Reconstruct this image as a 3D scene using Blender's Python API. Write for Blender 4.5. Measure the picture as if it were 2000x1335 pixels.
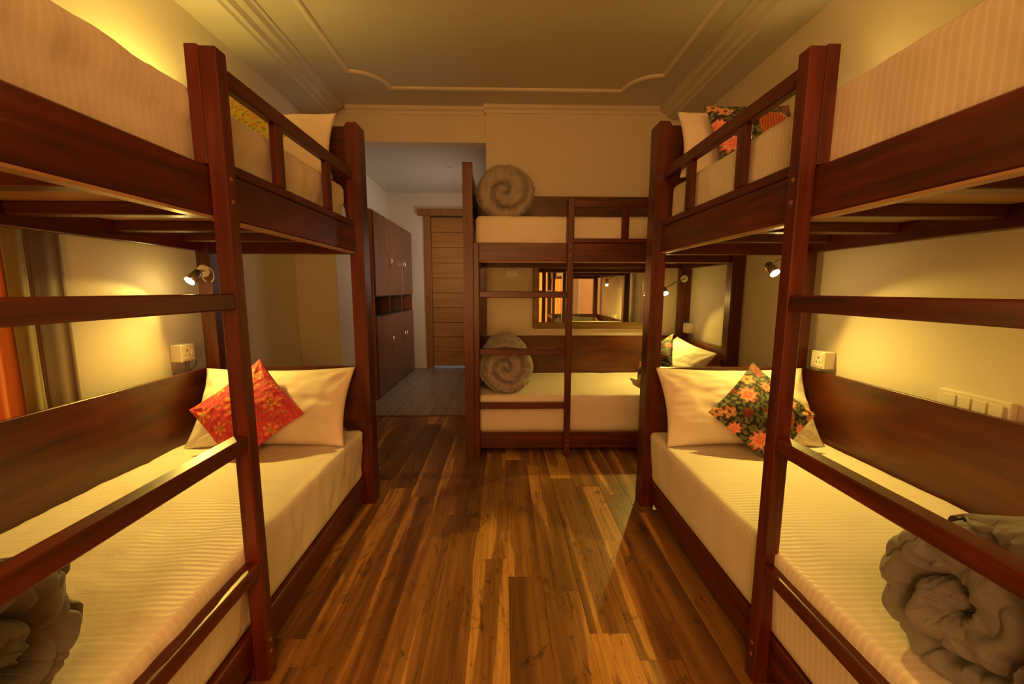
import bpy, bmesh, math, random
from mathutils import Vector, Matrix, noise
random.seed(7)
for o in list(bpy.data.objects): bpy.data.objects.remove(o, do_unlink=True)
SC = bpy.context.scene
COL = SC.collection

# ------------------------------------------------------------------ camera
cam_d = bpy.data.cameras.new('camera'); cam = bpy.data.objects.new('camera', cam_d); COL.objects.link(cam)
cam_d.sensor_width = 36.0; cam_d.lens = 784.0/2000*36.0; cam_d.clip_start = 0.02
R_ = Vector((0.99973, -0.02324, 0.00215)); F_ = Vector((0.02332, 0.99126, -0.12982)); U_ = R_.cross(F_)
cam.matrix_world = Matrix(((R_.x, U_.x, -F_.x, 0.0), (R_.y, U_.y, -F_.y, 0.0), (R_.z, U_.z, -F_.z, 1.25), (0, 0, 0, 1)))
SC.camera = cam
# ------------------------------------------------------------------ world, exposure
w = bpy.data.worlds.new('world'); SC.world = w; w.use_nodes = True
w.node_tree.nodes['Background'].inputs[0].default_value = (0.75, 0.85, 1.0, 1)
w.node_tree.nodes['Background'].inputs[1].default_value = 1.2
SC.view_settings.view_transform = 'Standard'; SC.view_settings.look = 'None'
SC.view_settings.gamma = 1.0; SC.view_settings.use_curve_mapping = False
SC.view_settings.exposure = -0.15
# ------------------------------------------------------------------ lights of the room and added fill
WARM = (1.0, 0.42, 0.115)     # tint of the added fill lamps behind the camera
BULB = (1.0, 0.66, 0.11)      # reading spots
P_CEIL_FILL, P_SPOT, P_UP_L, P_UP_R = 52.0, 8.0, 20.0, 5.0
P_LANTERN_FILL = 22.0
P_FLOOD = 50.0
def spot(loc, d, power, ang=100, blend=0.5, size=0.018, color=BULB):
    l = bpy.data.lights.new('spot', 'SPOT'); l.energy = power; l.color = color
    l.spot_size = math.radians(ang); l.spot_blend = blend; l.shadow_soft_size = size
    o = bpy.data.objects.new('reading_light', l); COL.objects.link(o)
    o.location = loc; o.rotation_euler = Vector(d).to_track_quat('-Z', 'Y').to_euler(); return o
def point(loc, power, size=0.03, color=BULB):
    l = bpy.data.lights.new('glow', 'POINT'); l.energy = power; l.color = color; l.shadow_soft_size = size
    o = bpy.data.objects.new('bulb_glow', l); COL.objects.link(o); o.location = loc; return o
def area(name, loc, d, sx, sy, power, color):
    l = bpy.data.lights.new(name, 'AREA'); l.shape = 'RECTANGLE'; l.size = sx; l.size_y = sy; l.energy = power; l.color = color
    o = bpy.data.objects.new(name, l); COL.objects.link(o); o.location = loc
    o.rotation_euler = Vector(d).to_track_quat('-Z', 'Y').to_euler(); return o
area('ceiling_fill_light', (0.2, -0.9, 2.73), (0, 0.6, -1), 0.9, 0.9, P_CEIL_FILL, WARM)  # ambient fill from the added lamp above and behind the camera

# ------------------------------------------------------------------ materials
def mat(name):
    m = bpy.data.materials.new(name); m.use_nodes = True
    return m, m.node_tree.nodes, m.node_tree.links, m.node_tree.nodes['Principled BSDF']
def coords(n, l, scale=(1, 1, 1), kind='Object', rnd=False):
    t = n.new('ShaderNodeTexCoord'); mp = n.new('ShaderNodeMapping'); mp.inputs['Scale'].default_value = scale
    l.new(t.outputs[kind], mp.inputs['Vector'])
    if rnd:
        oi = n.new('ShaderNodeObjectInfo'); mu = n.new('ShaderNodeVectorMath'); mu.operation = 'SCALE'
        cb = n.new('ShaderNodeCombineXYZ'); l.new(oi.outputs['Random'], cb.inputs[0]); l.new(oi.outputs['Random'], cb.inputs[1]); l.new(oi.outputs['Random'], cb.inputs[2])
        l.new(cb.outputs[0], mu.inputs[0]); mu.inputs['Scale'].default_value = 37.0
        l.new(mu.outputs[0], mp.inputs['Location'])
    return mp.outputs[0]
def ramp(n, l, fac, stops):
    r = n.new('ShaderNodeValToRGB'); e = r.color_ramp.elements
    e[0].position, e[0].color = stops[0][0], (*stops[0][1], 1)
    e[1].position, e[1].color = stops[-1][0], (*stops[-1][1], 1)
    for p, c in stops[1:-1]:
        k = e.new(p); k.color = (*c, 1)
    l.new(fac, r.inputs[0]); return r.outputs[0]
def tex(n, l, vec, scale, detail=4, rough=0.55, dist=0.0):
    t = n.new('ShaderNodeTexNoise'); t.inputs['Scale'].default_value = scale; t.inputs['Detail'].default_value = detail
    t.inputs['Roughness'].default_value = rough; t.inputs['Distortion'].default_value = dist
    l.new(vec, t.inputs['Vector']); return t.outputs[0]
def bump(n, l, h, strength, dist, b):
    bp = n.new('ShaderNodeBump'); bp.inputs['Strength'].default_value = strength; bp.inputs['Distance'].default_value = dist
    l.new(h, bp.inputs['Height']); l.new(bp.outputs[0], b.inputs['Normal']); return bp
def wood(name, axis, dark, mid, light, rough=0.38, stretch=14.0, rnd=True, coat=0.12):
    m, n, l, b = mat(name)
    s = [stretch, stretch, stretch]; s['xyz'.index(axis)] = 1.0
    v = coords(n, l, s, rnd=rnd)
    f = tex(n, l, v, 2.2, 6, 0.6, 0.6)
    l.new(ramp(n, l, f, [(0.3, dark), (0.5, mid), (0.72, light)]), b.inputs['Base Color'])
    b.inputs['Roughness'].default_value = rough
    b.inputs['Coat Weight'].default_value = coat; b.inputs['Coat Roughness'].default_value = 0.25
    f2 = tex(n, l, v, 9.0, 3); bump(n, l, f2, 0.25, 0.002, b)
    return m
MD, MM, ML = (0.036, 0.0046, 0.0024), (0.080, 0.0098, 0.0036), (0.14, 0.022, 0.0065)
WOOD = {a: wood('mahogany_' + a, a, MD, MM, ML) for a in 'xyz'}
BOARD = {a: wood('board_' + a, a, (0.042, 0.0085, 0.0032), (0.086, 0.018, 0.0058), (0.14, 0.034, 0.010), stretch=6.0) for a in 'xy'}
PLY = wood('plywood', 'x', (0.30, 0.17, 0.08), (0.40, 0.24, 0.12), (0.48, 0.3, 0.16), rough=0.45, stretch=5)
DARKW = {a: wood('slat_' + a, a, (0.05, 0.014, 0.007), (0.085, 0.024, 0.011), (0.13, 0.04, 0.018), rough=0.3) for a in 'xy'}
def plain(name, col, rough=0.5, metal=0.0, bmp=0.0, bscale=60.0, emit=None, es=0.0):
    m, n, l, b = mat(name); b.inputs['Base Color'].default_value = (*col, 1)
    b.inputs['Roughness'].default_value = rough; b.inputs['Metallic'].default_value = metal
    if bmp: bump(n, l, tex(n, l, coords(n, l), bscale, 5), bmp, 0.004, b)
    if emit: b.inputs['Emission Color'].default_value = (*emit, 1); b.inputs['Emission Strength'].default_value = es
    return m
def wallpaint(name, a, c):
    m, n, l, b = mat(name); f = tex(n, l, coords(n, l), 1.3, 4)
    l.new(ramp(n, l, f, [(0.3, a), (0.7, c)]), b.inputs['Base Color']); b.inputs['Roughness'].default_value = 0.62
    bump(n, l, tex(n, l, coords(n, l), 55, 4), 0.12, 0.002, b); return m
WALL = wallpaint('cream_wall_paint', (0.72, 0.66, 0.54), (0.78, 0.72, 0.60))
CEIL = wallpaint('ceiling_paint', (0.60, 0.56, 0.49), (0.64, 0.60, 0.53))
TRIMP = plain('plaster_trim', (0.74, 0.68, 0.58), 0.5)
WHITEP = plain('white_plastic', (0.80, 0.76, 0.66), 0.3)
DARKP = plain('dark_recess', (0.03, 0.025, 0.02), 0.5)
CHROME = plain('chrome', (0.75, 0.75, 0.75), 0.15, 1.0)
SILVER = plain('brushed_lamp_metal', (0.45, 0.42, 0.38), 0.3, 0.9)
BULBM = plain('lit_bulb_glass', (1, 0.9, 0.6), 0.3, emit=(1.0, 0.78, 0.38), es=40.0)
GOLDF = wood('gilt_mirror_frame', 'x', (0.13, 0.07, 0.02), (0.20, 0.12, 0.035), (0.28, 0.18, 0.06), rough=0.35)
MIRROR = plain('mirror_silver', (0.86, 0.86, 0.84), 0.02, 1.0)
DOORW = wood('oak_door_veneer', 'x', (0.30, 0.135, 0.028), (0.38, 0.175, 0.04), (0.46, 0.22, 0.055), rough=0.5, stretch=10, coat=0.05)
DOORF = wood('oak_door_frame', 'z', (0.24, 0.10, 0.022), (0.31, 0.135, 0.03), (0.38, 0.17, 0.042), rough=0.5, coat=0.05)
LOCK = wood('locker_laminate', 'z', (0.13, 0.055, 0.028), (0.18, 0.078, 0.040), (0.23, 0.10, 0.055), rough=0.4, stretch=6)
LOCKS = wood('locker_side', 'z', (0.22, 0.06, 0.018), (0.27, 0.08, 0.024), (0.33, 0.105, 0.032), rough=0.45, stretch=6)

def sheet(name, axis, amp, stripe=0.0095, contrast=0.13, base=(0.80, 0.74, 0.64)):
    """white satin-stripe cotton: fine woven stripes, crumple relief"""
    m, n, l, b = mat(name)
    t = n.new('ShaderNodeTexCoord'); sp = n.new('ShaderNodeSeparateXYZ'); l.new(t.outputs['Object'], sp.inputs[0])
    mu = n.new('ShaderNodeMath'); mu.operation = 'MULTIPLY'; mu.inputs[1].default_value = math.pi/stripe; l.new(sp.outputs['xyz'.index(axis)], mu.inputs[0])
    si = n.new('ShaderNodeMath'); si.operation = 'SINE'; l.new(mu.outputs[0], si.inputs[0])
    d = tuple(c*(1-contrast) for c in base)
    c = ramp(n, l, si.outputs[0], [(0.35, d), (0.65, base)])
    l.new(c, b.inputs['Base Color'])
    rr = n.new('ShaderNodeMapRange'); rr.inputs[1].default_value = -0.3; rr.inputs[2].default_value = 0.3; rr.inputs[3].default_value = 0.75; rr.inputs[4].default_value = 0.5
    l.new(si.outputs[0], rr.inputs[0]); l.new(rr.outputs[0], b.inputs['Roughness'])
    b.inputs['Sheen Weight'].default_value = 0.15
    v = coords(n, l, (1.0, 2.2, 1.0) if axis == 'y' else (2.2, 1, 1))
    f = tex(n, l, v, 3.6, 6, 0.55, 0.25)
    if amp: bump(n, l, f, amp, 0.03, b)
    return m
SHEETL = sheet('sheet_crumpled', 'y', 0.36, contrast=0.06)
SHEETU = sheet('sheet_upper_left', 'y', 0.14, contrast=0.07)
SHEETR = sheet('sheet_striped', 'y', 0.12, contrast=0.11)
SHEETB = sheet('sheet_back', 'x', 0.22, contrast=0.05)
PILLOW = plain('pillow_cotton', (0.80, 0.73, 0.62), 0.75, bmp=0.25, bscale=9)
def duvet_mat(name, c):
    m, n, l, b = mat(name); f = tex(n, l, coords(n, l), 5, 4)
    l.new(ramp(n, l, f, [(0.3, tuple(x*0.8 for x in c)), (0.7, c)]), b.inputs['Base Color'])
    b.inputs['Roughness'].default_value = 0.7; b.inputs['Sheen Weight'].default_value = 0.2
    bump(n, l, tex(n, l, coords(n, l, (1, 1, 1)), 16, 5, 0.6, 1.5), 0.5, 0.012, b); return m
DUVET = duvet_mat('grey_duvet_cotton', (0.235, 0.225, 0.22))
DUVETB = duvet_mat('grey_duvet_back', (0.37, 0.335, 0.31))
def vcol(name, rough=0.7):
    m, n, l, b = mat(name); a = n.new('ShaderNodeVertexColor'); a.layer_name = 'print'
    l.new(a.outputs[0], b.inputs['Base Color']); b.inputs['Roughness'].default_value = rough
    bump(n, l, tex(n, l, coords(n, l), 30, 4), 0.25, 0.004, b); return m
PRINT = vcol('printed_cushion_cotton')

def floor_mat():
    m, n, l, b = mat('rustic_laminate')
    v = coords(n, l, (5.8, 0.34, 1.0), kind='Object', rnd=True)
    f = tex(n, l, v, 1.15, 5, 0.55, 0.9)                      # broad heart / sap wood streaks
    c = ramp(n, l, f, [(0.36, (0.13, 0.058, 0.016)), (0.46, (0.22, 0.105, 0.027)), (0.555, (0.32, 0.160, 0.042)), (0.575, (0.56, 0.315, 0.092))])
    v2 = coords(n, l, (60.0, 2.2, 1.0), kind='Object', rnd=True)
    g = tex(n, l, v2, 1.4, 5, 0.6, 0.3)
    gc = ramp(n, l, g, [(0.3, (0.62, 0.58, 0.52)), (0.7, (1.1, 1.1, 1.1))])
    mx = n.new('ShaderNodeMix'); mx.data_type = 'RGBA'; mx.blend_type = 'MULTIPLY'; mx.inputs[0].default_value = 1.0
    l.new(c, mx.inputs[6]); l.new(gc, mx.inputs[7])
    v3 = coords(n, l, (5.0, 2.2, 1.0), kind='Object', rnd=True)
    k = tex(n, l, v3, 2.6, 6, 0.72, 1.8)                      # knots and dark checks
    kc = ramp(n, l, k, [(0.33, (0.26, 0.24, 0.22)), (0.44, (1, 1, 1))])
    m2 = n.new('ShaderNodeMix'); m2.data_type = 'RGBA'; m2.blend_type = 'MULTIPLY'; m2.inputs[0].default_value = 0.9
    l.new(mx.outputs[2], m2.inputs[6]); l.new(kc, m2.inputs[7])
    oi = n.new('ShaderNodeObjectInfo')
    tn = ramp(n, l, oi.outputs['Random'], [(0.0, (0.90, 0.89, 0.88)), (1.0, (1.07, 1.07, 1.07))])
    m3 = n.new('ShaderNodeMix'); m3.data_type = 'RGBA'; m3.blend_type = 'MULTIPLY'; m3.inputs[0].default_value = 1.0
    l.new(m2.outputs[2], m3.inputs[6]); l.new(tn, m3.inputs[7])
    l.new(m3.outputs[2], b.inputs['Base Color']); b.inputs['Roughness'].default_value = 0.42
    bump(n, l, g, 0.15, 0.001, b); return m
FLOORM = floor_mat()
def tile_mat():
    m, n, l, b = mat('grey_wood_tile'); v = coords(n, l, (22.0, 1.6, 1.0), rnd=True)
    f = tex(n, l, v, 1.2, 5)
    l.new(ramp(n, l, f, [(0.3, (0.22, 0.18, 0.14)), (0.7, (0.36, 0.31, 0.25))]), b.inputs['Base Color'])
    b.inputs['Roughness'].default_value = 0.38; return m
TILEM = tile_mat()
def curtain_mat(name, c1, c2, trans=0.0, sc=(26, 26, 1.2)):
    m, n, l, b = mat(name); v = coords(n, l, sc); f = tex(n, l, v, 0.8, 3)
    c = ramp(n, l, f, [(0.35, c1), (0.65, c2)]); l.new(c, b.inputs['Base Color'])
    b.inputs['Roughness'].default_value = 0.6; b.inputs['Sheen Weight'].default_value = 0.3
    if trans:
        tr = n.new('ShaderNodeBsdfTranslucent'); l.new(c, tr.inputs[0]); mx = n.new('ShaderNodeMixShader'); mx.inputs[0].default_value = trans
        l.new(b.outputs[0], mx.inputs[1]); l.new(tr.outputs[0], mx.inputs[2]); l.new(mx.outputs[0], n['Material Output'].inputs[0])
    return m
CURT = curtain_mat('bronze_satin', (0.085, 0.038, 0.010), (0.16, 0.078, 0.019))
CURTG = curtain_mat('olive_gold_satin', (0.17, 0.115, 0.023), (0.27, 0.19, 0.043))
CURTO = curtain_mat('orange_curtain_cloth', (0.72, 0.26, 0.055), (0.84, 0.34, 0.08), trans=0.6)
CURTR = curtain_mat('sunlit_orange_cloth', (0.86, 0.52, 0.17), (0.95, 0.62, 0.22), trans=0.6)

# ------------------------------------------------------------------ object helpers
def ident(u, v, z): return (u, v, z)
class B:
    """collects boxes / grids in one mesh; T maps local (u,v,z) to object space"""
    def __init__(s, T=ident): s.v = []; s.f = []; s.T = T; s.smooth = False
    def box(s, a, b, bev=0.0025):
        (x0, y0, z0), (x1, y1, z1) = a, b
        x0, x1 = sorted((x0, x1)); y0, y1 = sorted((y0, y1)); z0, z1 = sorted((z0, z1))
        e = min(bev, (x1-x0)*.3, (y1-y0)*.3, (z1-z0)*.3)
        i0 = len(s.v); idx = {}
        for sx in (0, 1):
            for sy in (0, 1):
                for sz in (0, 1):
                    c = (x1 if sx else x0, y1 if sy else y0, z1 if sz else z0); d = (-1 if sx else 1, -1 if sy else 1, -1 if sz else 1)
                    for k in range(3):
                        q = [c[j] + (0 if j == k else d[j]*e) for j in range(3)]
                        idx[(sx, sy, sz, k)] = len(s.v); s.v.append(s.T(*q))
        I = idx
        for k in range(3):
            a1, a2 = [j for j in range(3) if j != k]
            for side in (0, 1):
                loop = []
                for (p, q) in ((0, 0), (1, 0), (1, 1), (0, 1)):
                    key = [0, 0, 0]; key[k] = side; key[a1] = p; key[a2] = q; loop.append(I[(*key, k)])
                s.f.append(loop)
        for k in range(3):      # edge faces along axis k
            a1, a2 = [j for j in range(3) if j != k]
            for p in (0, 1):
                for q in (0, 1):
                    k0 = [0, 0, 0]; k0[a1] = p; k0[a2] = q; k1 = list(k0); k1[k] = 1
                    s.f.append([I[(*k0, a1)], I[(*k1, a1)], I[(*k1, a2)], I[(*k0, a2)]])
        for sx in (0, 1):
            for sy in (0, 1):
                for sz in (0, 1): s.f.append([I[(sx, sy, sz, k)] for k in range(3)])
        return s
    def poly(s, pts, w0, w1, axis='v', bev=0):
        """extrude polygon pts (in the other two axes) between w0 and w1 along axis"""
        n = len(pts); i0 = len(s.v)
        for w in (w0, w1):
            for (p, q) in pts:
                c = {'u': (w, p, q), 'v': (p, w, q), 'z': (p, q, w)}[axis]; s.v.append(s.T(*c))
        s.f.append(list(range(i0, i0+n))); s.f.append(list(range(i0+2*n-1, i0+n-1, -1)))
        for i in range(n): j = (i+1) % n; s.f.append([i0+i, i0+j, i0+n+j, i0+n+i])
        return s
    def tube(s, pts, r, seg=10, cap=True):
        pts = [Vector(p) for p in pts]; rs = r if isinstance(r, (list, tuple)) else [r]*len(pts); i0 = len(s.v); up = None
        for i, p in enumerate(pts):
            t = (pts[min(i+1, len(pts)-1)] - pts[max(i-1, 0)]).normalized()
            if up is None: up = t.orthogonal().normalized()
            up = (up - t*up.dot(t)).normalized(); sd = t.cross(up)
            for k in range(seg):
                a = 2*math.pi*k/seg; s.v.append(s.T(*(p + (up*math.cos(a) + sd*math.sin(a))*rs[i])))
        for i in range(len(pts)-1):
            for k in range(seg):
                a = i0+i*seg+k; b2 = i0+i*seg+(k+1) % seg; s.f.append([a, b2, b2+seg, a+seg])
        if cap:
            s.f.append([i0+k for k in range(seg)][::-1]); s.f.append([i0+(len(pts)-1)*seg+k for k in range(seg)])
        return s
    def mk(s, name, m, parent=None, smooth=False, loc=None):
        me = bpy.data.meshes.new(name); me.from_pydata([tuple(p) for p in s.v], [], s.f)
        bm = bmesh.new(); bm.from_mesh(me); bmesh.ops.recalc_face_normals(bm, faces=bm.faces); bm.to_mesh(me); bm.free()
        if smooth: me.polygons.foreach_set('use_smooth', [True]*len(me.polygons))
        me.materials.append(m); o = bpy.data.objects.new(name, me); COL.objects.link(o)
        if parent: o.parent = parent
        if loc: o.location = loc
        return o
def tag(o, label, cat, group=None):
    o['label'] = label; o['category'] = cat
    if group: o['group'] = group
    return o
def empty(name, loc): o = bpy.data.objects.new(name, None); COL.objects.link(o); o.location = loc; o.empty_display_size = 0.1; return o
def struct(o): o['kind'] = 'structure'; return o

# ------------------------------------------------------------------ room shell
XL, XR, YF, YB, ZC = -1.745, 1.75, -1.7, 3.83, 2.87
YE, ZCC = 6.37, 2.70
struct(B().box((XL-.12, YF-.1, -.02), (XL, 0.45, ZC+.1), 0).box((XL-.12, 1.42, -.02), (XL, YE+.1, ZC+.1), 0)
       .box((XL-.12, .45, -.02), (XL, 1.42, .55), 0).box((XL-.12, .45, 2.15), (XL, 1.42, ZC+.1), 0).mk('wall_left', WALL))
struct(B().box((XR, YF-.1, -.02), (XR+.12, YB+.1, ZC+.1), 0).mk('wall_right', WALL))
struct(B().box((-.148, YB, -.02), (XR+.12, YB+.12, ZC+.1), 0).box((-.148, YB+.12, -.02), (-.03, YE+.1, ZC+.1), 0)
       .box((XL, YB+.05, 2.577), (-.148, YB+.2, ZC+.1), 0).mk('wall_back', WALL))
struct(B().box((XL, YE, -.02), (-1.20, YE+.1, ZC), 0).box((-.24, YE, -.02), (-.148, YE+.1, ZC), 0).box((-1.2, YE, 2.46), (-.24, YE+.1, ZC), 0).mk('wall_corridor', WALL))
struct(B().box((XL, YF-.1, -.02), (.62, YF, ZC+.1), 0).box((1.42, YF-.1, -.02), (XR, YF, ZC+.1), 0)
       .box((.62, YF-.1, -.02), (1.42, YF, .25), 0).box((.62, YF-.1, 2.2), (1.42, YF, ZC+.1), 0).mk('wall_rear', WALL))
struct(B().box((XL, 3.47, 0), (-1.40, YB+.05, 2.2), .004).mk('wall_pilaster', WALL))
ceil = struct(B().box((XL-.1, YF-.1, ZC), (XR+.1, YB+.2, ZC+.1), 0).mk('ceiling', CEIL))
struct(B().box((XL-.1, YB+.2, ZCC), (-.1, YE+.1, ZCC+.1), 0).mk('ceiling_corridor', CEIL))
# soffit strips and stepped cornices along both long walls
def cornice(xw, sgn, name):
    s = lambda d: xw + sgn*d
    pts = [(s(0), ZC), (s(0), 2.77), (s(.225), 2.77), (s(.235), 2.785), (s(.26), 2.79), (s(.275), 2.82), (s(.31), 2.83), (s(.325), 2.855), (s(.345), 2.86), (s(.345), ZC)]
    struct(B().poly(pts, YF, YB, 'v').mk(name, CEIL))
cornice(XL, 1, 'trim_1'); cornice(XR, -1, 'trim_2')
struct(B().poly([(YB, ZC), (YB, 2.81), (YB-.012, 2.81), (YB-.02, 2.835), (YB-.04, 2.845), (YB-.05, ZC)], -.165, XR-.345, 'u').mk('trim_3', TRIMP))
struct(B().poly([(YB+.05, ZC), (YB+.05, 2.81), (YB+.038, 2.81), (YB+.03, 2.835), (YB+.01, 2.845), (YB, ZC)], XL+.345, -.165, 'u').mk('trim_4', TRIMP))
# raised ceiling frame with scooped corners
def frame_path():
    x0, x1, y0, y1, r = -1.16, 1.235, -1.2, 3.515, .25; P = []
    def arc(cx, cy, a0, a1):
        for i in range(13):
            a = math.radians(a0 + (a1-a0)*i/12); P.append((cx+r*math.cos(a), cy+r*math.sin(a)))
    arc(x0, y1, 270, 360); arc(x1, y1, 180, 270); arc(x1, y0, 90, 180); arc(x0, y0, 0, 90)
    return P
def sweep_closed(P, w, h):
    b = B(); n = len(P)
    for i in range(n):
        a, c, d = Vector(P[i-1]), Vector(P[i]), Vector(P[(i+1) % n])
        t = ((c-a).normalized() + (d-c).normalized()); t = t.normalized() if t.length > .1 else (d-c).normalized()
        nn = Vector((-t.y, t.x)); k = 1/max(.6, abs(nn.dot(Vector((-(d-c).normalized().y, (d-c).normalized().x)))))
        for (o, z) in ((-w, ZC), (-w*.8, ZC-h*.7), (-w*.3, ZC-h), (w*.3, ZC-h), (w*.8, ZC-h*.7), (w, ZC)):
            q = c + nn*o*k; b.v.append((q.x, q.y, z))
    for i in range(n):
        j = (i+1) % n
        for k in range(5): b.f.append([i*6+k, j*6+k, j*6+k+1, i*6+k+1])
    return b
struct(sweep_closed(frame_path(), .02, .018).mk('trim_5', TRIMP))
# floor: slab with laminate planks
floor = struct(B().box((XL-.1, YF-.1, -.06), (XR+.1, YB+.06, -.012), 0).mk('floor', plain('floor_base', (0.05, 0.02, 0.008), .7)))
PW, PL = 0.1475, 1.215
me_cache = {}
def piece(key, dims, m, name, parent, loc, bev=.0012):
    if key not in me_cache:
        o = B().box((0, 0, 0), dims, bev).mk(name, m, parent); me_cache[key] = o.data
    else:
        o = bpy.data.objects.new(name, me_cache[key]); COL.objects.link(o); o.parent = parent
    o.location = loc; return o
ncol = int((XR-XL)/PW)+1; offs = [0.0, .42, .85, .21, .63, 1.05, .33, .74]
for i in range(ncol):
    x = XL + i*PW; y = YF - offs[(i*3+2) % 8]*1.0
    while y < YB+.05:
        y0, y1 = max(y, YF), min(y+PL, YB+.05)
        wx = min(PW, XR-x)
        if y1-y0 > .03: piece(('fp', round(wx, 3), round(y1-y0, 3)), (wx-.0008, y1-y0-.001, .012), FLOORM, 'floor_plank', floor, (x, y0, -.012))
        y += PL
struct(B().box((-1.72, YB+.04, -.001), (-.148, YB+.075, .006), .002).mk('trim_6', wood('threshold_strip', 'x', (0.10, .03, .01), (.15, .05, .015), (.2, .07, .02))))
cfl = struct(B().box((XL-.1, YB+.06, -.06), (-.03, YE+.6, -.012), 0).mk('floor_corridor', plain('floor_base_grey', (0.08, 0.07, 0.06), .7)))
for i in range(11):
    x = XL + i*.145; y = YB+.075 - (.3 if i % 2 else 0)
    while y < YE+.1:
        y0, y1 = max(y, YB+.075), min(y+.6, YE+.1); wx = min(.145, -.148-x)
        if y1-y0 > .02 and wx > .02: piece(('cp', round(wx, 3), round(y1-y0, 3)), (wx-.002, y1-y0-.002, .012), TILEM, 'floor_tile', cfl, (x, y0, -.012))
        y += .6
# baseboards (low skirting)
struct(B().box((XL, YF, 0), (XL+.012, 3.47, .09)).mk('baseboard_left', TRIMP))
struct(B().box((XR-.012, YF, 0), (XR, YB, .09)).mk('baseboard_right', TRIMP))

# ------------------------------------------------------------------ door at the end of the corridor
door = struct(empty('door_1', (-.72, YE, 0)))
def D(u, v, z): return (u+.72, v, z)
B(D).box((-1.20, -.03, 0), (-1.105, .1, 2.36), .004).mk('door_frame', DOORF, door)
B(D).box((-.335, -.03, 0), (-.24, .1, 2.36), .004).mk('door_frame', DOORF, door)
B(D).box((-1.29, -.06, 2.36), (-.2, .1, 2.455), .004).mk('door_frame', DOORF, door)
zb = .035
hs = [.23, .235, .23, .235, .23, .235, .23, .235, .23, .225]
for i, h in enumerate(hs):
    B(D).box((-1.10, .012, zb), (-.34, .05, zb+h-.006), .003).mk('door_board', DOORW, door); zb += h
B(D).box((-1.1045, .03, .035), (-.3355, .045, 2.3595), 0).mk('door_core', DARKP, door)
B(D).tube([(-.42, .012, 1.05), (-.42, -.04, 1.05), (-.53, -.045, 1.05)], .009, 10).mk('door_handle', CHROME, door, True)
# bright landing outside the door
lit = struct(B().box((-1.6, YE+.55, -.03), (.1, YE+.6, 2.9), 0).mk('wall_landing', plain('daylit_wall', (.8, .8, .8), .6)))
area('landing_light', (-.7, YE+.3, 2.2), (0, .3, -1), .6, .3, 10.0, (.9, .95, 1.0))
# frosted daylight window on the corridor's right wall
wn = struct(empty('window_1', (-.148, 5.35, 1.1)))
B().box((-.03, -.36, 0), (0, .36, 1.1), .004).mk('window_frame', WHITEP, wn)
B().box((-.034, -.32, .04), (-.03, .32, 1.06), 0).mk('window_pane', plain('frosted_daylit_pane', (.7, .75, .8), .4, emit=(.95, .85, .75), es=.8), wn)
area('corridor_daylight', (-.2, 5.35, 1.65), (-1, 0, .1), .64, 1.0, 13.0, (1.0, .78, .58))
# corridor ceiling spot
o = tag(B().tube([(0, 0, 0), (0, 0, -.008)], .045, 20).mk('recessed_lamp', WHITEP, None, False, (-.62, 5.1, ZCC)), 'small round disc fitting on the corridor ceiling', 'ceiling lamp')

# ------------------------------------------------------------------ lockers
lk = tag(empty('locker_cabinet', (-1.56, 5.37, 0)), 'brown laminate locker cabinet with three columns of doors along the corridor', 'locker')
def Lk(u, v, z): return (u+1.56, v-5.37, z)
y0, y1, xf, ht = 4.45, 6.30, -1.405, 2.10
B(Lk).box((XL+.003, y0, .0), (xf, y0+.018, ht)).mk('side_panel', LOCKS, lk)
B(Lk).box((XL+.003, y1-.018, 0), (xf, y1, ht)).mk('side_panel', LOCKS, lk)
B(Lk).box((XL+.003, y0+.018, ht-.018), (xf, y1-.018, ht)).mk('top_panel', LOCK, lk)
B(Lk).box((XL+.003, y0+.018, .0), (XL+.012, y1-.018, ht-.018)).mk('back_panel', DARKP, lk)
B(Lk).box((XL+.012, y0+.018, .93), (xf-.004, y1-.018, .948)).mk('shelf', DARKP, lk)
B(Lk).box((XL+.012, y0+.018, 1.163), (xf-.004, y1-.018, 1.18)).mk('shelf', DARKP, lk)
for i in range(3):
    a = y0+.02+i*(y1-y0-.04)/3; b = y0+.02+(i+1)*(y1-y0-.04)/3
    if i: B(Lk).box((XL+.012, a-.008, .02), (xf-.002, a+.008, ht-.02)).mk('divider', LOCK, lk)
    for (z0, z1, zh) in ((.03, .935, .60), (1.175, ht-.01, 1.60)):
        d = B(Lk).box((xf, a+.004, z0), (xf+.018, b-.004, z1)).mk('locker_door', LOCK, lk)
        yh = b-.05 if i < 2 else a+.05
        pts = [(xf+.018, yh, zh-.07), (xf+.04, yh, zh-.06), (xf+.052, yh, zh), (xf+.04, yh, zh+.06), (xf+.018, yh, zh+.07)]
        B(Lk).tube(pts, .006, 8).mk('handle', CHROME, d, True)
B(Lk).box((XL+.012, y0+.03, .0), (xf-.02, y1-.03, .03)).mk('plinth', DARKP, lk)

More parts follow.
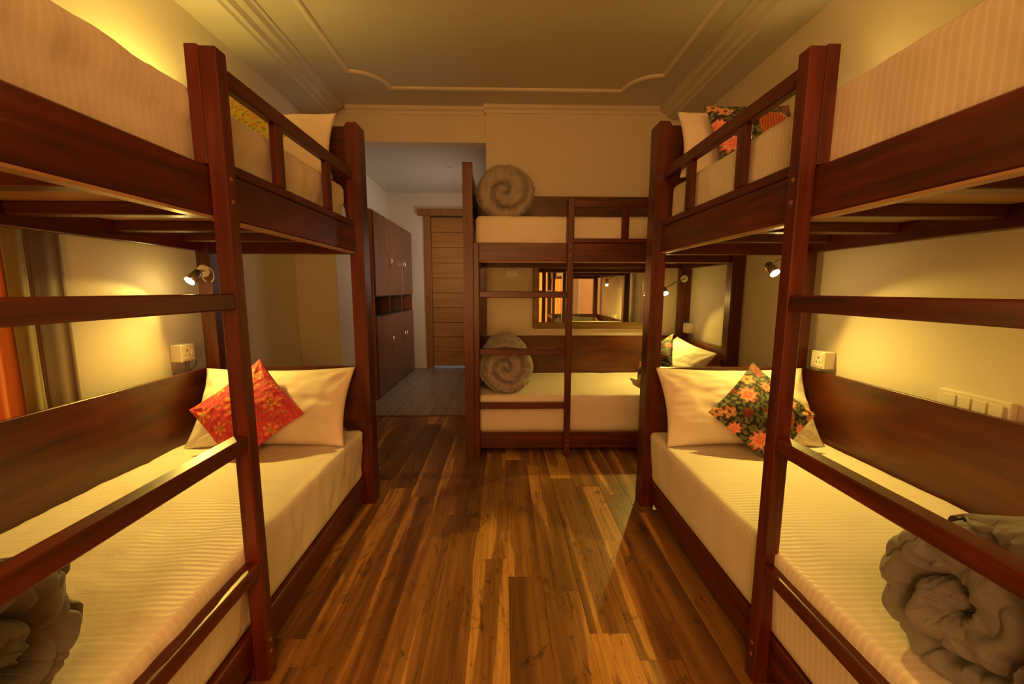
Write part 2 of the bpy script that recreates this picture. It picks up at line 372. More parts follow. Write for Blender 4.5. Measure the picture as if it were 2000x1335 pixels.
# ------------------------------------------------------------------ bunk beds
def arch_board(b, v0, v1, zt, zb_mid, zb_end, u0, u1, r=.11, notch=True):
    """end board between two posts: straight top, arched lower edge that runs down the posts"""
    pts = [(v0, zt), (v1, zt), (v1, zb_end)]
    n = 8
    for i in range(n+1):
        a = math.pi/2*i/n; pts.append((v1-.02-(r)*(1-math.cos(a)), zb_end+(zb_mid-zb_end)*math.sin(a)))
    for i in range(n, -1, -1):
        a = math.pi/2*i/n; pts.append((v0+.02+(r)*(1-math.cos(a)), zb_end+(zb_mid-zb_end)*math.sin(a)))
    pts.append((v0, zb_end))
    b.poly(pts, u0, u1, 'u'); return b
def bunk(loc, T, ax, ay, label, US, UH, D_, group='double bunk beds'):
    """US near face of ladder stile, UH near face of head post, D_ depth; ax world axis of u, ay of v"""
    bed = tag(empty('bunk_bed', loc), label, 'bunk bed', group)
    W = WOOD; L = UH+.09; rc = .045
    def mk(b, name, m): return b.mk(name, m, bed)
    # posts
    for (u, v, h) in ((0, 0, 2.115), (0, D_-.10, 2.115), (UH, 0, 2.11), (UH, D_-.10, 2.11)):
        uw = .067 if u == 0 else .09
        b = B(T); p = mk(b.poly([(v, 0), (v+.075, 0), (v+.075, h-.018), (v+.06, h), (v+.012, h), (v, h-.012)], u, u+uw, 'u'), 'post', W['z'])
    mk(B(T).box((US, 0, 0), (US+.045, .045, 1.88), .003), 'ladder_stile', W['z'])
    mk(B(T).box((US, .046, 1.583), (US+.045, .082, 1.885), .003), 'stile_block', W['z'])
    mk(B(T).box((US, .046, .0), (US+.045, .082, .0495), .002), 'stile_block', W['z'])
    mk(B(T).box((.069, rc, 0), (.108, rc+.03, .0495), .003), 'stile_block', W['z'])
    mk(B(T).box((.0685, .004, .0), (.108, .044, 1.575), .003), 'ladder_stile', W['z'])
    for zt in (1.236, .82, .415):
        mk(B(T).box((.109, .001, zt-.045), (US-.001, .046, zt), .004), 'rung', W[ax])
    # long rails
    for (zb_, zt_) in ((1.45, 1.58), (.05, .167)):
        mk(B(T).box((.069, rc, zb_), (UH-.001, rc+.034, zt_), .004), 'side_rail', W[ax])
        mk(B(T).box((.069, D_-.06, zb_), (UH-.001, D_-.027, zt_), .004), 'side_rail', W[ax])
    mk(B(T).box((.1085, rc+.002, 1.442), (US-.001, rc+.036, 1.4495), .001), 'ledger_strip', PLY)
    mk(B(T).box((US+.0465, rc+.002, 1.442), (UH-.001, rc+.036, 1.4495), .001), 'ledger_strip', PLY)
    for (zb_, zt_) in ((1.437, 1.58), (.05, .167)):
        for u in (.0655, UH+.001): mk(B(T).box((u, .076, zb_), (u+.028, D_-.101, zt_), .003), 'end_rail', W[ay])
    # guard
    gu0, gu1 = US+.046, UH-.001
    mk(B(T).box((gu0, rc, 1.582), (gu1, rc+.03, 1.613), .004), 'guard_rail', W[ax])
    mk(B(T).box((gu0, rc, 1.826), (gu1, rc+.032, 1.878), .004), 'guard_rail', W[ax])
    for f in (.35, .73):
        u = US + f*(UH-US)-.02
        mk(B(T).box((u, rc+.002, 1.614), (u+.05, rc+.028, 1.825), .003), 'baluster', W['z'])
    # end boards
    for u in (.032, UH+.031):
        mk(arch_board(B(T), .0755, D_-.1005, 2.10, 1.80, 1.60, u, u+.022, .10), 'end_board', BOARD[ay])
        mk(arch_board(B(T), .0755, D_-.1005, .815, .46, .17, u, u+.022, .09), 'end_board', BOARD[ay])
    # wall side panels
    mk(B(T).box((.002, D_-.0245, .17), (UH+.088, D_-.0065, .815), .002), 'side_panel', BOARD[ax])
    mk(B(T).box((.002, D_-.0245, 1.60), (UH+.088, D_-.0065, 2.09), .002), 'side_panel', BOARD[ax])
    # slats and deck
    for (zs, zd) in ((1.488, 1.53), (.10, .16)):
        k = 5
        for i in range(k):
            u = .22 + i*(UH-.34)/(k-1)
            mk(B(T).box((u, .08, zs), (u+.055, D_-.061, zd-.001), .003), 'slat', DARKW[ay])
        mk(B(T).box((.071, .08, zd), (UH-.003, D_-.061, zd+.008), .001), 'deck_board', PLY)
    # bolt heads on the stile
    for z in (.09, .13, 1.49, 1.55):
        c = Vector((US+.022, 0, z)); mk(B(T).tube([(c.x, -.0015, z), (c.x, .0005, z)], .006, 10), 'bolt', plain('bolt_cap', (.30, .12, .07), .4) if 'bolt_cap' not in bpy.data.materials else bpy.data.materials['bolt_cap'])
    return bed
XBL, XBR = -.750, .799
Y0L, Y0R = .42, .377
bedL = bunk((XBL, Y0L, 0), lambda u, v, z: (-v, u, z), 'y', 'x', 'dark red wooden bunk bed on the left, beside the bronze curtain', .735, 1.815, .922)
bedR = bunk((XBR, Y0R, 0), lambda u, v, z: (v, u, z), 'y', 'x', 'dark red wooden bunk bed on the right, with dark floral cushions on both bunks', .735, 1.795, .926)
XBB, YBB = -.276, 2.885
bedB = bunk((XBB, YBB, 0), lambda u, v, z: (u, v, z), 'x', 'y', 'dark red wooden bunk bed crosswise at the far wall, two rolled duvets at its foot', .735, 1.925, .925)

# ------------------------------------------------------------------ mattresses
def fbm(p, s, o=3): return noise.fractal(Vector(p)*s, 1.0, 2.0, o)
def mattress(name, loc, L, W, H, axis, m, label, amp=.006, seed=0, edge=.035, fold=None, taper=0.0, nl=90, nw=44):
    """rounded box: L along u, W along v; sheet relief from noise; axis 'y' = u along y"""
    b = B(); hx, hy, hz = W/2, L/2, H/2
    if axis == 'x': hx, hy = L/2, W/2
    nz = 10
    nx_, ny_ = (nw, nl) if axis == 'y' else (nl, nw)
    vid = {}
    def vert(x, y, z):
        key = (round(x, 5), round(y, 5), round(z, 5))
        if key in vid: return vid[key]
        q = Vector((x*hx, y*hy, z*hz)); r = edge
        c = Vector((max(-hx+r, min(hx-r, q.x)), max(-hy+r, min(hy-r, q.y)), max(-hz+r*.8, min(hz-r*.8, q.z))))
        d = q-c
        if d.length > 1e-6:
            n_ = d.normalized(); q = c + n_*r*(1.0 if abs(d.length) > r*.8 else d.length/r)
        else: n_ = Vector((0, 0, 1))
        wp = (q.x+seed*3.1, q.y, q.z)
        k = 1.0
        a = amp*(fbm(wp, 6.0, 4)*.8 + .9*abs(fbm((wp[0]*.6, wp[1]*2.2, wp[2]+9), 4.0, 4)) - .3)
        if z < -.9: a = 0
        if z > .9: q = q + Vector((0, 0, min(a, .02)))
        else: q = q + n_*min(a, .006)
        if fold and abs(z) < .95: q = q - n_*fold*(.5-.5*math.tanh((q.z/hz-.28+.12*math.sin(q.y*2.3))*16))
        if taper:
            f = 1 - taper*(1-z)*.5
            if axis == 'y': q.x *= f
            else: q.y *= f
        vid[key] = len(b.v); b.v.append(tuple(q)); return vid[key]
    def face(f, n1, n2):
        for i in range(n1):
            for j in range(n2):
                a0, a1, b0, b1 = -1+2*i/n1, -1+2*(i+1)/n1, -1+2*j/n2, -1+2*(j+1)/n2
                b.f.append([vert(*f(a0, b0)), vert(*f(a1, b0)), vert(*f(a1, b1)), vert(*f(a0, b1))])
    for s in (-1, 1):
        face(lambda p, q: (p, q, s), nx_, ny_); face(lambda p, q: (p, s, q), nx_, nz); face(lambda p, q: (s, p, q), ny_, nz)
    o = b.mk(name, m, None, True, loc); tag(o, label, 'mattress', 'mattresses on the bunks'); return o
mattress('mattress', (-1.221, Y0L+.94, .3125), 1.735, .866, .283, 'y', SHEETL, 'mattress under a crumpled white sheet on the lower bunk of the left bed', .009, 1, .028, taper=.05)
mattress('mattress', (-1.245, Y0L+.94, 1.663), 1.735, .824, .244, 'y', SHEETU, 'thick white mattress with a folded layer on the upper bunk of the left bed', .007, 2, .03, fold=.016)
mattress('mattress', (1.259, Y0R+.932, .3125), 1.715, .866, .283, 'y', SHEETR, 'mattress under a smooth striped white sheet on the lower bunk of the right bed', .004, 3, .028, taper=.05)
mattress('mattress', (1.286, Y0R+.932, 1.662), 1.715, .808, .242, 'y', SHEETR, 'striped white mattress on the upper bunk of the right bed', .005, 4, .03)
mattress('mattress', (XBB+1.0, YBB+.478, .3125), 1.84, .846, .283, 'x', SHEETB, 'white mattress on the lower bunk of the far bed, under a rolled duvet', .004, 5, .04, taper=.04)
mattress('mattress', (XBB+1.0, YBB+.494, 1.655), 1.84, .815, .23, 'x', SHEETB, 'white mattress on the upper bunk of the far bed, under a rolled duvet', .005, 6)

# ------------------------------------------------------------------ pillows and cushions
def cushion_mesh(w, h, t, n1, n2, bow=.06, seed=0, wr=.006, pinch=2.2):
    b = B(); idx = {}
    for side in (0, 1):
        for i in range(n1+1):
            for j in range(n2+1):
                if side and (i in (0, n1) or j in (0, n2)): idx[(side, i, j)] = idx[(0, i, j)]; continue
                u, v = -1+2*i/n1, -1+2*j/n2
                # edges bow inward, corners stay out like ears
                x = w/2*u*(1-bow*(1-v*v)*abs(u)**3 ); y = h/2*v*(1-bow*1.3*(1-u*u)*abs(v)**3)
                th = t/2*((1-abs(u)**pinch)**.62)*((1-abs(v)**pinch)**.62)
                z = th*(1 if side == 0 else -1)
                e = min(1, th/(t*.18))
                z += wr*e*fbm((x*1.0+seed, y, side*5.0), 7.0, 4) + wr*.6*e*fbm((x+seed, y*3, 3), 9.0, 3)
                # puckers radiating from corners
                for cu in (-1, 1):
                    for cv in (-1, 1):
                        d = math.hypot(u-cu, v-cv)
                        if d < .9: a = math.atan2(v-cv, u-cu); z += wr*.8*e*math.sin(a*11+seed)*(1-d/.9)*(1 if side == 0 else -1)
                idx[(side, i, j)] = len(b.v); b.v.append((x, y, z))
    for side in (0, 1):
        for i in range(n1):
            for j in range(n2):
                q = [idx[(side, i, j)], idx[(side, i+1, j)], idx[(side, i+1, j+1)], idx[(side, i, j+1)]]
                b.f.append(q if side == 0 else q[::-1])
    return b
def orient(o, loc, xd, nrm):
    """local x along xd, local z along nrm"""
    z = Vector(nrm).normalized(); x = Vector(xd); x = (x - z*x.dot(z)).normalized(); y = z.cross(x)
    o.matrix_world = Matrix(((x.x, y.x, z.x, loc[0]), (x.y, y.y, z.y, loc[1]), (x.z, y.z, z.z, loc[2]), (0, 0, 0, 1)))
def pillow(loc, xd, nrm, w, h, t, label, seed):
    o = cushion_mesh(w, h, t, 56, 36, .07, seed, .009).mk('pillow', PILLOW, None, True)
    orient(o, loc, xd, nrm); tag(o, label, 'pillow', 'white pillows at the heads of the bunks'); return o
pillow((-1.205, 2.075, .640), (1, 0, .01), (0, -.86, .50), .80, .43, .17, 'white pillow behind the red floral cushion, lower left bunk', 1.3)
pillow((1.245, 2.040, .640), (1, 0, -.01), (0, -.86, .50), .82, .43, .17, 'white pillow behind the dark floral cushion, lower right bunk', 4.1)
pillow((-1.215, 2.125, 1.948), (1, 0, .03), (0, -.95, .32), .76, .37, .14, 'white pillow propped against the head board, upper left bunk', 7.7)
pillow((1.245, 2.06, 1.945), (1, 0, -.05), (0, -.95, .32), .76, .37, .14, 'white pillow propped behind the floral cushion, upper right bunk', 9.9)
pillow((1.50, 3.33, .630), (0, 1, .06), (-.80, -.06, .60), .70, .42, .16, 'brightly lit white pillow at the head of the far lower bunk', 12.5)

def lerp(a, b, t): return tuple(a[i]+(b[i]-a[i])*t for i in range(3))
def hsh(i, j, k=0): return (math.sin(i*127.1+j*311.7+k*74.7)*43758.5453) % 1.0
def leafcell(x, y, s):
    """nearest jittered leaf centre: returns distance measure and id"""
    gx, gy = math.floor(x*s), math.floor(y*s); best = (9, 0, 0)
    for i in (-1, 0, 1):
        for j in (-1, 0, 1):
            cx = gx+i+.5+.35*(hsh(gx+i, gy+j)-.5)*2; cy = gy+j+.5+.35*(hsh(gx+i, gy+j, 1)-.5)*2
            a = hsh(gx+i, gy+j, 2)*math.pi; dx, dy = x*s-cx, y*s-cy
            px, py = dx*math.cos(a)+dy*math.sin(a), -dx*math.sin(a)+dy*math.cos(a)
            d = math.hypot(px*.85, py*1.5)
            if d < best[0]: best = (d, hsh(gx+i, gy+j, 3), px)
    return best
def flower(x, y, cx, cy, r, pet, seed=0):
    dx, dy = x-cx, y-cy; d = math.hypot(dx, dy); a = math.atan2(dy, dx)
    rr = r*(.82+.18*math.cos(a*pet+seed)); return d/rr, a
def dark_print(circle):
    pk = [(.02, .61, .24), (-.72, -.29, .25), (.52, .40, .15), (-.90, .30, .17), (.66, -.30, .17), (.30, -.86, .15)]
    cr = [(-.66, .66, .17), (.42, .84, .17), (.84, -.84, .22), (-.86, .86, .16), (.90, .05, .14)]
    mr = [(-.40, .34, .15), (.80, .74, .17), (-.05, .08, .08), (-.10, .92, .12), (-.30, -.78, .13), (.86, .92, .12)]
    def f(x, y):
        base = (0.018, 0.016, 0.010)
        d, h, px = leafcell(x+3, y+5, 8.0)
        if d < .36: c = lerp((.05, .095, .05), (.16, .22, .14), h); c = lerp(c, (.02, .03, .015), .7) if abs(px) < .0 else c
        elif d < .43: c = (.28, .19, .045)
        else: c = base
        for (cx, cy, r) in mr:
            q, a = flower(x, y, cx, cy, r, 6)
            if q < 1: c = lerp((.30, .05, .03), (.12, .015, .02), .5+.5*math.sin(q*16))
        for (cx, cy, r) in cr:
            q, a = flower(x, y, cx, cy, r, 5, 1)
            if q < 1: c = (.10, .03, .01) if q < .28 else lerp((.78, .45, .20), (.55, .22, .10), .5+.5*math.sin(q*13+a*2))
        for (cx, cy, r) in pk:
            q, a = flower(x, y, cx, cy, r, 9)
            if q < 1: c = lerp((.95, .42, .28), (.75, .08, .09), max(0, min(1, .5+.6*math.sin(a*9+q*9)-.25*q)))
        q = math.hypot(x-circle[0], y-circle[1])/circle[2]
        if q < 1: c = (.55, .16, .03) if (q > .9 or math.sin((x-y*.3)*95) > -.1) else (.32, .05, .02)
        return c
    return f
def red_print(x, y):
    c = lerp((.52, .030, .075), (.72, .055, .10), hsh(math.floor(x*14), math.floor(y*14)))
    d, h, px = leafcell(x+7, y+2, 6.0)
    if .30 < d < .38: c = (.70, .30, .08) if h > .4 else (.78, .16, .14)
    elif d < .14: c = (.25, .20, .05) if h > .6 else (.62, .08, .14)
    for (cx, cy, r) in [(.0, .28, .30), (.62, -.32, .25), (-.30, -.55, .27), (-.75, .55, .24), (.65, .62, .25), (-.62, -.05, .2), (.2, -.85, .2), (-.15, .88, .2), (-.92, -.8, .25), (.95, .1, .18)]:
        q, a = flower(x, y, cx, cy, r, 6, 0)
        if q < .25: c = (.38, .30, .03)
        elif q < .95 and (math.cos(a*6) > -.1): c = lerp((.85, .50, .10), (.80, .16, .05), max(0, min(1, abs(math.sin(q*9)))))
        elif .95 < q < 1.08: c = (.60, .04, .08)
    return c
def yellow_print(x, y):
    d, h, px = leafcell(x+1, y+4, 8.0)
    c = (.52, .50, .035)
    if d < .3: c = (.20, .24, .03) if h > .55 else (.60, .16, .04)
    elif .36 < d < .46: c = (.42, .36, .05)
    return c
def cushion(loc, xd, nrm, size, t, fn, label, seed, n=96, group='floral cushions'):
    b = cushion_mesh(size, size, t, n, n, .055, seed, .005, 2.0)
    o = b.mk('cushion', PRINT, None, True); me = o.data
    at = me.color_attributes.new('print', 'FLOAT_COLOR', 'POINT'); buf = []
    for v in me.vertices: c = fn(v.co.x/(size/2), v.co.y/(size/2)); buf += [c[0], c[1], c[2], 1.0]
    at.data.foreach_set('color', buf)
    orient(o, loc, xd, nrm); tag(o, label, 'cushion', group); return o
cushion((-1.255, 1.940, .652), (.72, .12, .70), (.06, -.88, .46), .385, .13, red_print, 'red floral cushion standing on its corner against a pillow, lower left bunk', 2.2, 110)
cushion((1.292, 1.907, .640), (.71, .10, .70), (-.02, -.88, .47), .38, .13, dark_print((.12, -.30, .36)), 'dark green floral cushion standing on its corner against a pillow, lower right bunk', 5.5, 150)
cushion((-1.20, 1.90, 1.945), (.80, .1, .60), (.0, -.90, .42), .36, .11, yellow_print, 'yellow green floral cushion on the upper left bunk', 3.3, 80)
cushion((1.165, 1.91, 1.935), (1, .02, .02), (0, -.88, .47), .41, .12, dark_print((.32, .10, .42)), 'dark floral cushion with an orange disc on the upper right bunk', 8.8, 110)
cushion((1.275, 3.29, .655), (.10, .71, .70), (-.82, -.10, .56), .40, .12, dark_print((.3, -.1, .27)), 'dark floral cushion seen edge-on before the pillow, far lower bunk', 6.1, 70)

# ------------------------------------------------------------------ rolled duvets
def duvet(loc, R, L, axis_dir, label, turns=2.0, flat=.92, seed=0, m=DUVET, wr=1.0, spin=0.0, lump=.0):
    """rolled quilt: closed body whose end faces carry the spiral crease, bulging layers and folds"""
    na, nr, nsd = 176, 44, 20
    b = B(); pitch = 1.0/turns; rows = []
    def cap(f, th):
        """height of the end face at radius fraction f"""
        ff = f + .035*fbm((math.cos(th)*1.3+seed, math.sin(th)*1.3, 1), 1.6, 3)
        g = (ff - (th+spin)/(2*math.pi)*pitch) / pitch
        g = g - math.floor(g); dd = min(g, 1-g)
        x, y = f*math.cos(th), f*math.sin(th)
        h = .034*math.sin(math.pi*g)**.6 - .034*math.exp(-(dd/.09)**2)
        fold = abs(fbm((x*.9+seed, y*.9, 2.0), 1.5, 2)); h += wr*(.035*fold*min(1, f*3) + .010*fbm((x+seed, y, 7), 1.6, 2))
        # sharp cloth folds along meandering lines across the end face
        rg = 1-abs(fbm((x*1.1+seed*2, y*.7, 3.0), 1.5, 2))*3.2
        h -= wr*.014*max(0, rg)**3*min(1, f*2)
        h *= 1-.45*f**5
        if f < .22: h -= .02*(1-f/.22) - wr*.010*fbm((x*2+seed, y*2, 3), 4, 2)
        return h
    def rim(th, ay):
        x, y = math.cos(th), math.sin(th)
        r = R*(1 + .05*lump*fbm((x+seed, y, ay*3), 1.5, 3))
        r += wr*(.012*fbm((x+seed, y, ay*2.5), 1.6, 2) - .014*max(0, 1-3*abs(fbm((x+seed, y, ay*2.0), 1.9, 2)))**2)
        g = ((1.0 - (th+spin)/(2*math.pi)*pitch)/pitch) % 1.0
        r += R*.06*((th+spin)/(2*math.pi) % 1.0 - .5)       # the free outer end steps down
        return r
    prof = []
    for i in range(1, nr+1): prof.append(('c', i/nr, 1))
    for i in range(1, nsd): prof.append(('s', 1-2*i/nsd, 0))
    for i in range(nr, 0, -1): prof.append(('c', i/nr, -1))
    ctr = []
    for (kd, f, sd) in prof:
        row = []
        for k in range(na):
            th = 2*math.pi*k/na; ay = (L/2-.03)*(sd if kd == 'c' else f)
            rr = rim(th, ay)
            if kd == 'c':
                rf = min(1.0, f*1.02); rnd = max(0, f-.80)/.20
                x, y = math.cos(th)*rr*rf, math.sin(th)*rr*rf
                if sd > 0 or True: ay += sd*(cap(f, th) - .045*rnd**2.2 + lump*.03*fbm((x*3+seed, y*3, 5), 1.5, 2))
            else: x, y = math.cos(th)*rr*(1+.015), math.sin(th)*rr*(1+.015)
            row.append(len(b.v)); b.v.append((x, y*flat, ay))
        rows.append(row)
    for i in range(len(rows)-1):
        for k in range(na): b.f.append([rows[i][k], rows[i][(k+1) % na], rows[i+1][(k+1) % na], rows[i+1][k]])
    for row in (rows[0], rows[-1]):
        c = len(b.v); b.v.append(tuple(sum(b.v[q][j] for q in row)/na for j in range(3)))
        for k in range(na): b.f.append([row[k], row[(k+1) % na], c])
    zmin = min(v[1] for v in b.v); lim = zmin + .03
    b.v = [(v[0], max(v[1], lim + (v[1]-lim)*.1), v[2]) for v in b.v]
    o = b.mk('rolled_duvet', m, None, True)
    z = Vector(axis_dir).normalized(); y = Vector((0, 0, 1)); y = (y-z*y.dot(z)).normalized(); x = y.cross(z)
    loc = (loc[0], loc[1], loc[2]-min(v[1] for v in b.v))
    o.matrix_world = Matrix(((x.x, y.x, z.x, loc[0]), (x.y, y.y, z.y, loc[1]), (x.z, y.z, z.z, loc[2]), (0, 0, 0, 1)))
    tag(o, label, 'duvet', 'rolled grey duvets'); return o
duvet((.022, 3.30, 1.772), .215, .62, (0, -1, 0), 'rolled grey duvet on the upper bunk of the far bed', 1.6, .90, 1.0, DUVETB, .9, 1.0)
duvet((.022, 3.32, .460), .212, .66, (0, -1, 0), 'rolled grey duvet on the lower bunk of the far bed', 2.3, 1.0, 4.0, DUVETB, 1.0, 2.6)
duvet((-1.24, .63, .462), .155, .72, (1, .06, 0), 'rolled grey duvet at the foot of the lower left bunk', 2.0, 1.0, 7.0, DUVET, 1.3, 4.0, .3)
duvet((1.27, .69, .459), .17, .72, (-1, .10, 0), 'crumpled grey duvet roll at the foot of the lower right bunk', 1.6, .97, 11.0, DUVET, 1.15, 1.2, .9)

# ------------------------------------------------------------------ reading lamps
def reading_lamp(base, d_out, bulb, aim, label, visible=True, power=22.0, ang=96, glow=.6, flood=None, plate=.032):
    """base plate on the post, short arm, can-shaped head holding a lit spot bulb"""
    e = tag(empty('reading_lamp', base), label, 'lamp', 'bedside reading lamps')
    bl = Vector(bulb)-Vector(base); aim = Vector(aim).normalized(); do = Vector(d_out).normalized()
    B().tube([(0, 0, 0), tuple(do*.012)], plate, 24).mk('base_plate', WHITEP, e, False)
    back = bl - aim*.055
    B().tube([tuple(do*.012), tuple(do*.03), tuple((do*.03+back)*.5 + Vector((0, 0, .01))), tuple(back)], .006, 8).mk('arm', SILVER, e, True)
    B().tube([tuple(bl-aim*.075), tuple(bl-aim*.07), tuple(bl-aim*.03), tuple(bl-aim*.006)], [.014, .021, .024, .0265], 24).mk('lamp_head', SILVER, e, True)
    B().tube([tuple(bl-aim*.005), tuple(bl), tuple(bl+aim*.004)], [.0235, .0235, .016], 24).mk('bulb', BULBM, e, False)
    spot(tuple(Vector(bulb)+aim*.014), aim, power, ang, .35)
    point(tuple(Vector(bulb)+aim*.03), glow, .015)
    if flood: spot(tuple(Vector(bulb)+aim*.014), flood, P_FLOOD, 128, 1.0)
    return e
reading_lamp((-1.607, 2.235, 1.345), (0, -1, 0), (-1.592, 2.10, 1.287), (-.25, -.68, -.68), 'lit reading lamp on the head post of the lower left bunk', power=P_SPOT*.7, flood=(.46, -.46, -.80))
reading_lamp((1.605, 2.173, 1.468), (0, -1, 0), (1.430, 2.10, 1.335), (.20, -.69, -.69), 'lit silver reading lamp above the lower right bunk', plate=.024, power=P_SPOT, flood=(-.22, -.48, -.86))
reading_lamp((1.672, 3.709, 1.350), (0, -1, 0), (1.455, 3.58, 1.215), (-.02, -.70, -.69), 'lit reading lamp above the pillow of the far lower bunk', power=P_SPOT, ang=102, flood=(-.42, -.36, -.85))
reading_lamp((-1.607, 2.235, 2.04), (0, -1, 0), (-1.58, 2.12, 2.04), (.35, -.30, .9), 'reading lamp on the head post of the upper left bunk, hidden by the mattress', power=P_UP_L, ang=165, glow=5)
reading_lamp((1.655, 2.172, 2.04), (0, -1, 0), (1.60, 2.06, 2.04), (-.6, -.4, .7), 'reading lamp on the head post of the upper right bunk, behind the floral cushion', power=P_UP_R, ang=150, glow=.8)

# loop of pale flex at the left lamp
pts = [(-1.575+.032*math.cos(a), 2.21-.03*math.sin(a)*.2, 1.325+.042*math.sin(a)) for a in [2*math.pi*i/24-1.2 for i in range(22)]]
tag(B().tube(pts, .0028, 8).mk('lamp_cable', WHITEP, None, True), 'loop of pale cable beside the lamp of the lower left bunk', 'cable')
# ceiling lamp behind the camera, added out of view as ambient fill
cl = tag(empty('added_ceiling_lamp', (.2, -.9, 2.87)), 'square flush ceiling lamp behind the camera, added for ambient light', 'ceiling lamp')
B().box((-.5, -.5, -.1), (.5, .5, 0), .01).mk('fill_lamp_housing', WHITEP, cl)
B().box((-.46, -.46, -.108), (.46, .46, -.1005), .001).mk('diffuser', plain('fill_diffuser', (.9, .8, .6), .5, emit=WARM, es=3.0), cl)

# unseen paper lantern behind the camera, added to light the room from the front
fl = tag(empty('added_fill_lantern', (-.35, -1.15, 0)), 'unseen white paper floor lantern behind the camera, added as fill light', 'fill lamp')
B().tube([(0, 0, 0), (0, 0, .02)], .14, 28).mk('base', DARKP, fl)
B().tube([(0, 0, .02), (0, 0, .75)], .012, 12).mk('pole', DARKP, fl)
sh = B().tube([(0, 0, .75), (0, 0, .80), (0, 0, 1.7), (0, 0, 1.75)], [.16, .19, .19, .16], 28).mk('fill_lamp_shade', plain('fill_paper_shade', (.9, .85, .7), .7, emit=WARM, es=4.0), fl, True)
area('lantern_fill_light', (-.35, -.95, 1.25), (0, 1, .06), .38, .95, P_LANTERN_FILL, WARM)  # fill thrown forward from the added lantern
# ------------------------------------------------------------------ sockets and switches
def socket(loc, sgn, label, w=.092, h=.092, d=.062, holes=True):
    """surface socket box; sgn = direction its face looks along x"""
    e = tag(empty('wall_socket', loc), label, 'socket', 'white sockets by the bunks')
    B().box((0, -w/2, -h/2), (sgn*d, w/2, h/2), .004).mk('box', WHITEP, e)
    B().box((sgn*d, -w/2+.008, -h/2+.012), (sgn*(d+.003), w/2-.008, h/2-.012), .001).mk('face_plate', WHITEP, e)
    if holes:
        for (y, z, r) in ((-.012, .014, .0042), (-.024, -.010, .0032), (0, -.010, .0032)):
            B().tube([(sgn*(d+.0031), y, z), (sgn*(d+.0045), y, z)], r, 10).mk('pin_hole', DARKP, e)
        B().box((sgn*(d+.003), .014, -.014), (sgn*(d+.006), .030, .014), .001).mk('switch', WHITEP, e)
    return e
socket((XL, 2.165, .910), 1, 'white socket box on the wall by the lower left bunk')
socket((XR, 2.085, .880), -1, 'white socket box on the wall by the lower right bunk')
socket((XR, 3.66, .900), -1, 'white socket box on the wall at the far lower bunk')
pts = [(-1.690, 2.15, .865), (-1.688, 2.145, .84), (-1.69, 2.135, .80), (-1.69, 2.13, .78)]
tag(B().tube(pts, .0022, 6).mk('socket_wire', DARKP, None, True), 'thin dark wire hanging nearest the curtain under the left socket box', 'wire')
pts = [(-1.69, 2.17, .864), (-1.685, 2.16, .83), (-1.688, 2.15, .80), (-1.685, 2.175, .82), (-1.683, 2.19, .826), (-1.685, 2.21, .835), (-1.69, 2.225, .86)]
tag(B().tube(pts, .0022, 6).mk('socket_wire', DARKP, None, True), 'looped dark wire under the left socket box, nearer the bed post', 'wire')
sw = tag(empty('switch_board', (XR, 1.395, .835)), 'long white switch board on the right wall, half hidden by the wooden side panel', 'switch board')
B().box((-.024, -.115, -.035), (0, .115, .035), .004).mk('plate', WHITEP, sw)
for i in range(4):
    B().box((-.029, -.095+i*.049, -.024), (-.0242, -.053+i*.049, .020), .0015).mk('switch', WHITEP, sw)
bp = tag(empty('blank_switch_plate', (.09, YB, 1.40)), 'small faint white switch plate on the far wall, left of the mirror', 'switch plate')
B().box((-.058, -.008, -.032), (.058, 0, .032), .002).mk('plate', WHITEP, bp)
B().box((-.02, -.011, -.018), (.02, -.0082, .018), .001).mk('switch', WHITEP, bp)

# ------------------------------------------------------------------ mirror on the far wall
mr = tag(empty('wall_mirror', (.86, YB, .88)), 'wide framed mirror on the far wall behind the bunk bed', 'mirror')
x0, x1, z0, z1, fw = -.575, .56, 0, .64, .06
for (a, b_) in (((x0, -.035, z0), (x1, 0, z0+fw)), ((x0, -.035, z1-fw), (x1, 0, z1)), ((x0, -.035, z0+fw), (x0+fw, 0, z1-fw)), ((x1-fw, -.035, z0+fw), (x1, 0, z1-fw))):
    B().box(a, b_, .008).mk('frame', GOLDF, mr)
B().box((x0+fw, -.012, z0+fw), (x1-fw, -.004, z1-fw), 0).mk('mirror_glass', MIRROR, mr)

# ------------------------------------------------------------------ curtains and windows
def drape(name, m, label, y0, y1, x, z0, z1, folds, depth, axis='y', seed=0, gather=0.0):
    b = B(); n = int(folds*14); nz = 20
    def P(i, k):
        f = i/n; zz = k/nz; s = y0+(y1-y0)*f
        s2 = s + gather*math.sin(zz*2.2)*(f-.5)
        ph = f*folds*2*math.pi + .5*math.sin(zz*3+seed)
        d = depth*(math.sin(ph)+.35*math.sin(2.3*ph+seed))*(.75+.35*(1-zz))
        return (x+d, s2, z0+(z1-z0)*zz) if axis == 'y' else (s2, x+d, z0+(z1-z0)*zz)
    for i in range(n+1):
        for k in range(nz+1): b.v.append(P(i, k))
    for i in range(n):
        for k in range(nz): a = i*(nz+1)+k; b.f.append([a, a+1, a+nz+2, a+nz+1])
    o = b.mk(name, m, None, True); tag(o, label, 'curtain')
    sm = o.modifiers.new('thickness', 'SOLIDIFY'); sm.thickness = .0025
    return o
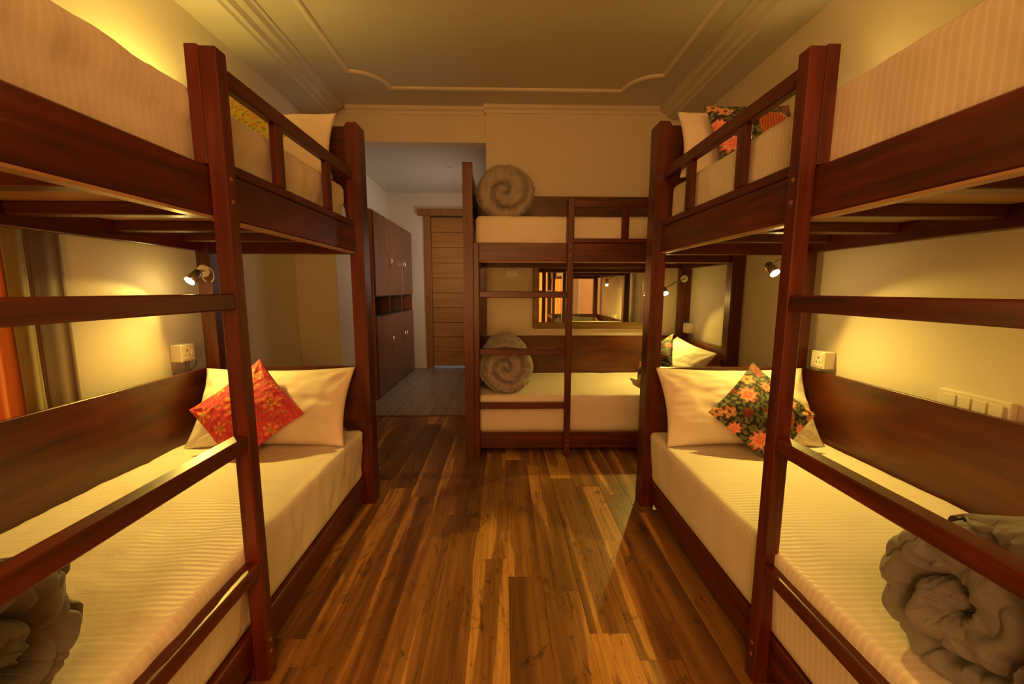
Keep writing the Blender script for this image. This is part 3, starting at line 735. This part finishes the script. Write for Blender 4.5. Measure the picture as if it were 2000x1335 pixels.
drape('curtain', CURT, 'bronze satin curtain hanging on the left wall, its edge nearest the left lamp', 1.512, 1.637, XL+.026, .30, 2.5, .8, .005, seed=1)
drape('curtain', CURTG, 'olive gold fold of curtain between the bronze and the orange cloth', 1.436, 1.508, XL+.036, .30, 2.5, .7, .007, seed=2)
drape('curtain', CURTO, 'orange curtain glowing with daylight at the left edge of the picture', .42, 1.44, XL+.040, .30, 2.5, 8, .014, seed=3)
# window behind the orange curtain on the left wall
wl = struct(empty('window_2', (XL-.1, .935, .85)))
B().box((0, -.475, 0), (.06, -.435, 1.3)).box((0, .435, 0), (.06, .475, 1.3)).box((0, -.435, 0), (.06, .435, .04)).box((0, -.435, 1.26), (.06, .435, 1.3)).box((.01, -.02, .04), (.05, .02, 1.26)).mk('window_frame', WHITEP, wl)
gm, gn, gl, gb = mat('window_glass'); gb.inputs['Base Color'].default_value = (.9, .95, 1, 1); gb.inputs['Roughness'].default_value = .05; gb.inputs['Transmission Weight'].default_value = 1.0; gb.inputs['IOR'].default_value = 1.1
B().box((.025, -.435, .04), (.03, -.02, 1.26), 0).mk('window_pane', gm, wl)
B().box((.025, .02, .04), (.03, .435, 1.26), 0).mk('window_pane', gm, wl)
area('window_daylight_left', (XL-.02, .935, 1.4), (1, 0, 0), .9, 1.4, 4.5, (1.0, .75, .55))
# rear window behind the camera, seen in the mirror
wr = struct(empty('window_3', (1.02, YF-.08, .25)))
B().box((-.40, 0, 0), (-.36, .05, 1.95)).box((.36, 0, 0), (.40, .05, 1.95)).box((-.36, 0, 0), (.36, .05, .04)).box((-.36, 0, 1.91), (.36, .05, 1.95)).mk('window_frame', WHITEP, wr)
B().box((-.36, .02, .04), (.36, .025, 1.91), 0).mk('window_pane', gm, wr)
area('window_daylight_rear', (1.02, YF-.01, 1.2), (0, 1, 0), .7, 1.8, 16.0, (1.0, .75, .5))
drape('curtain', CURTR, 'orange curtain with daylight behind it, seen only in the mirror', .56, 1.46, YF+.07, .05, 2.4, 8, .02, axis='x', seed=5)
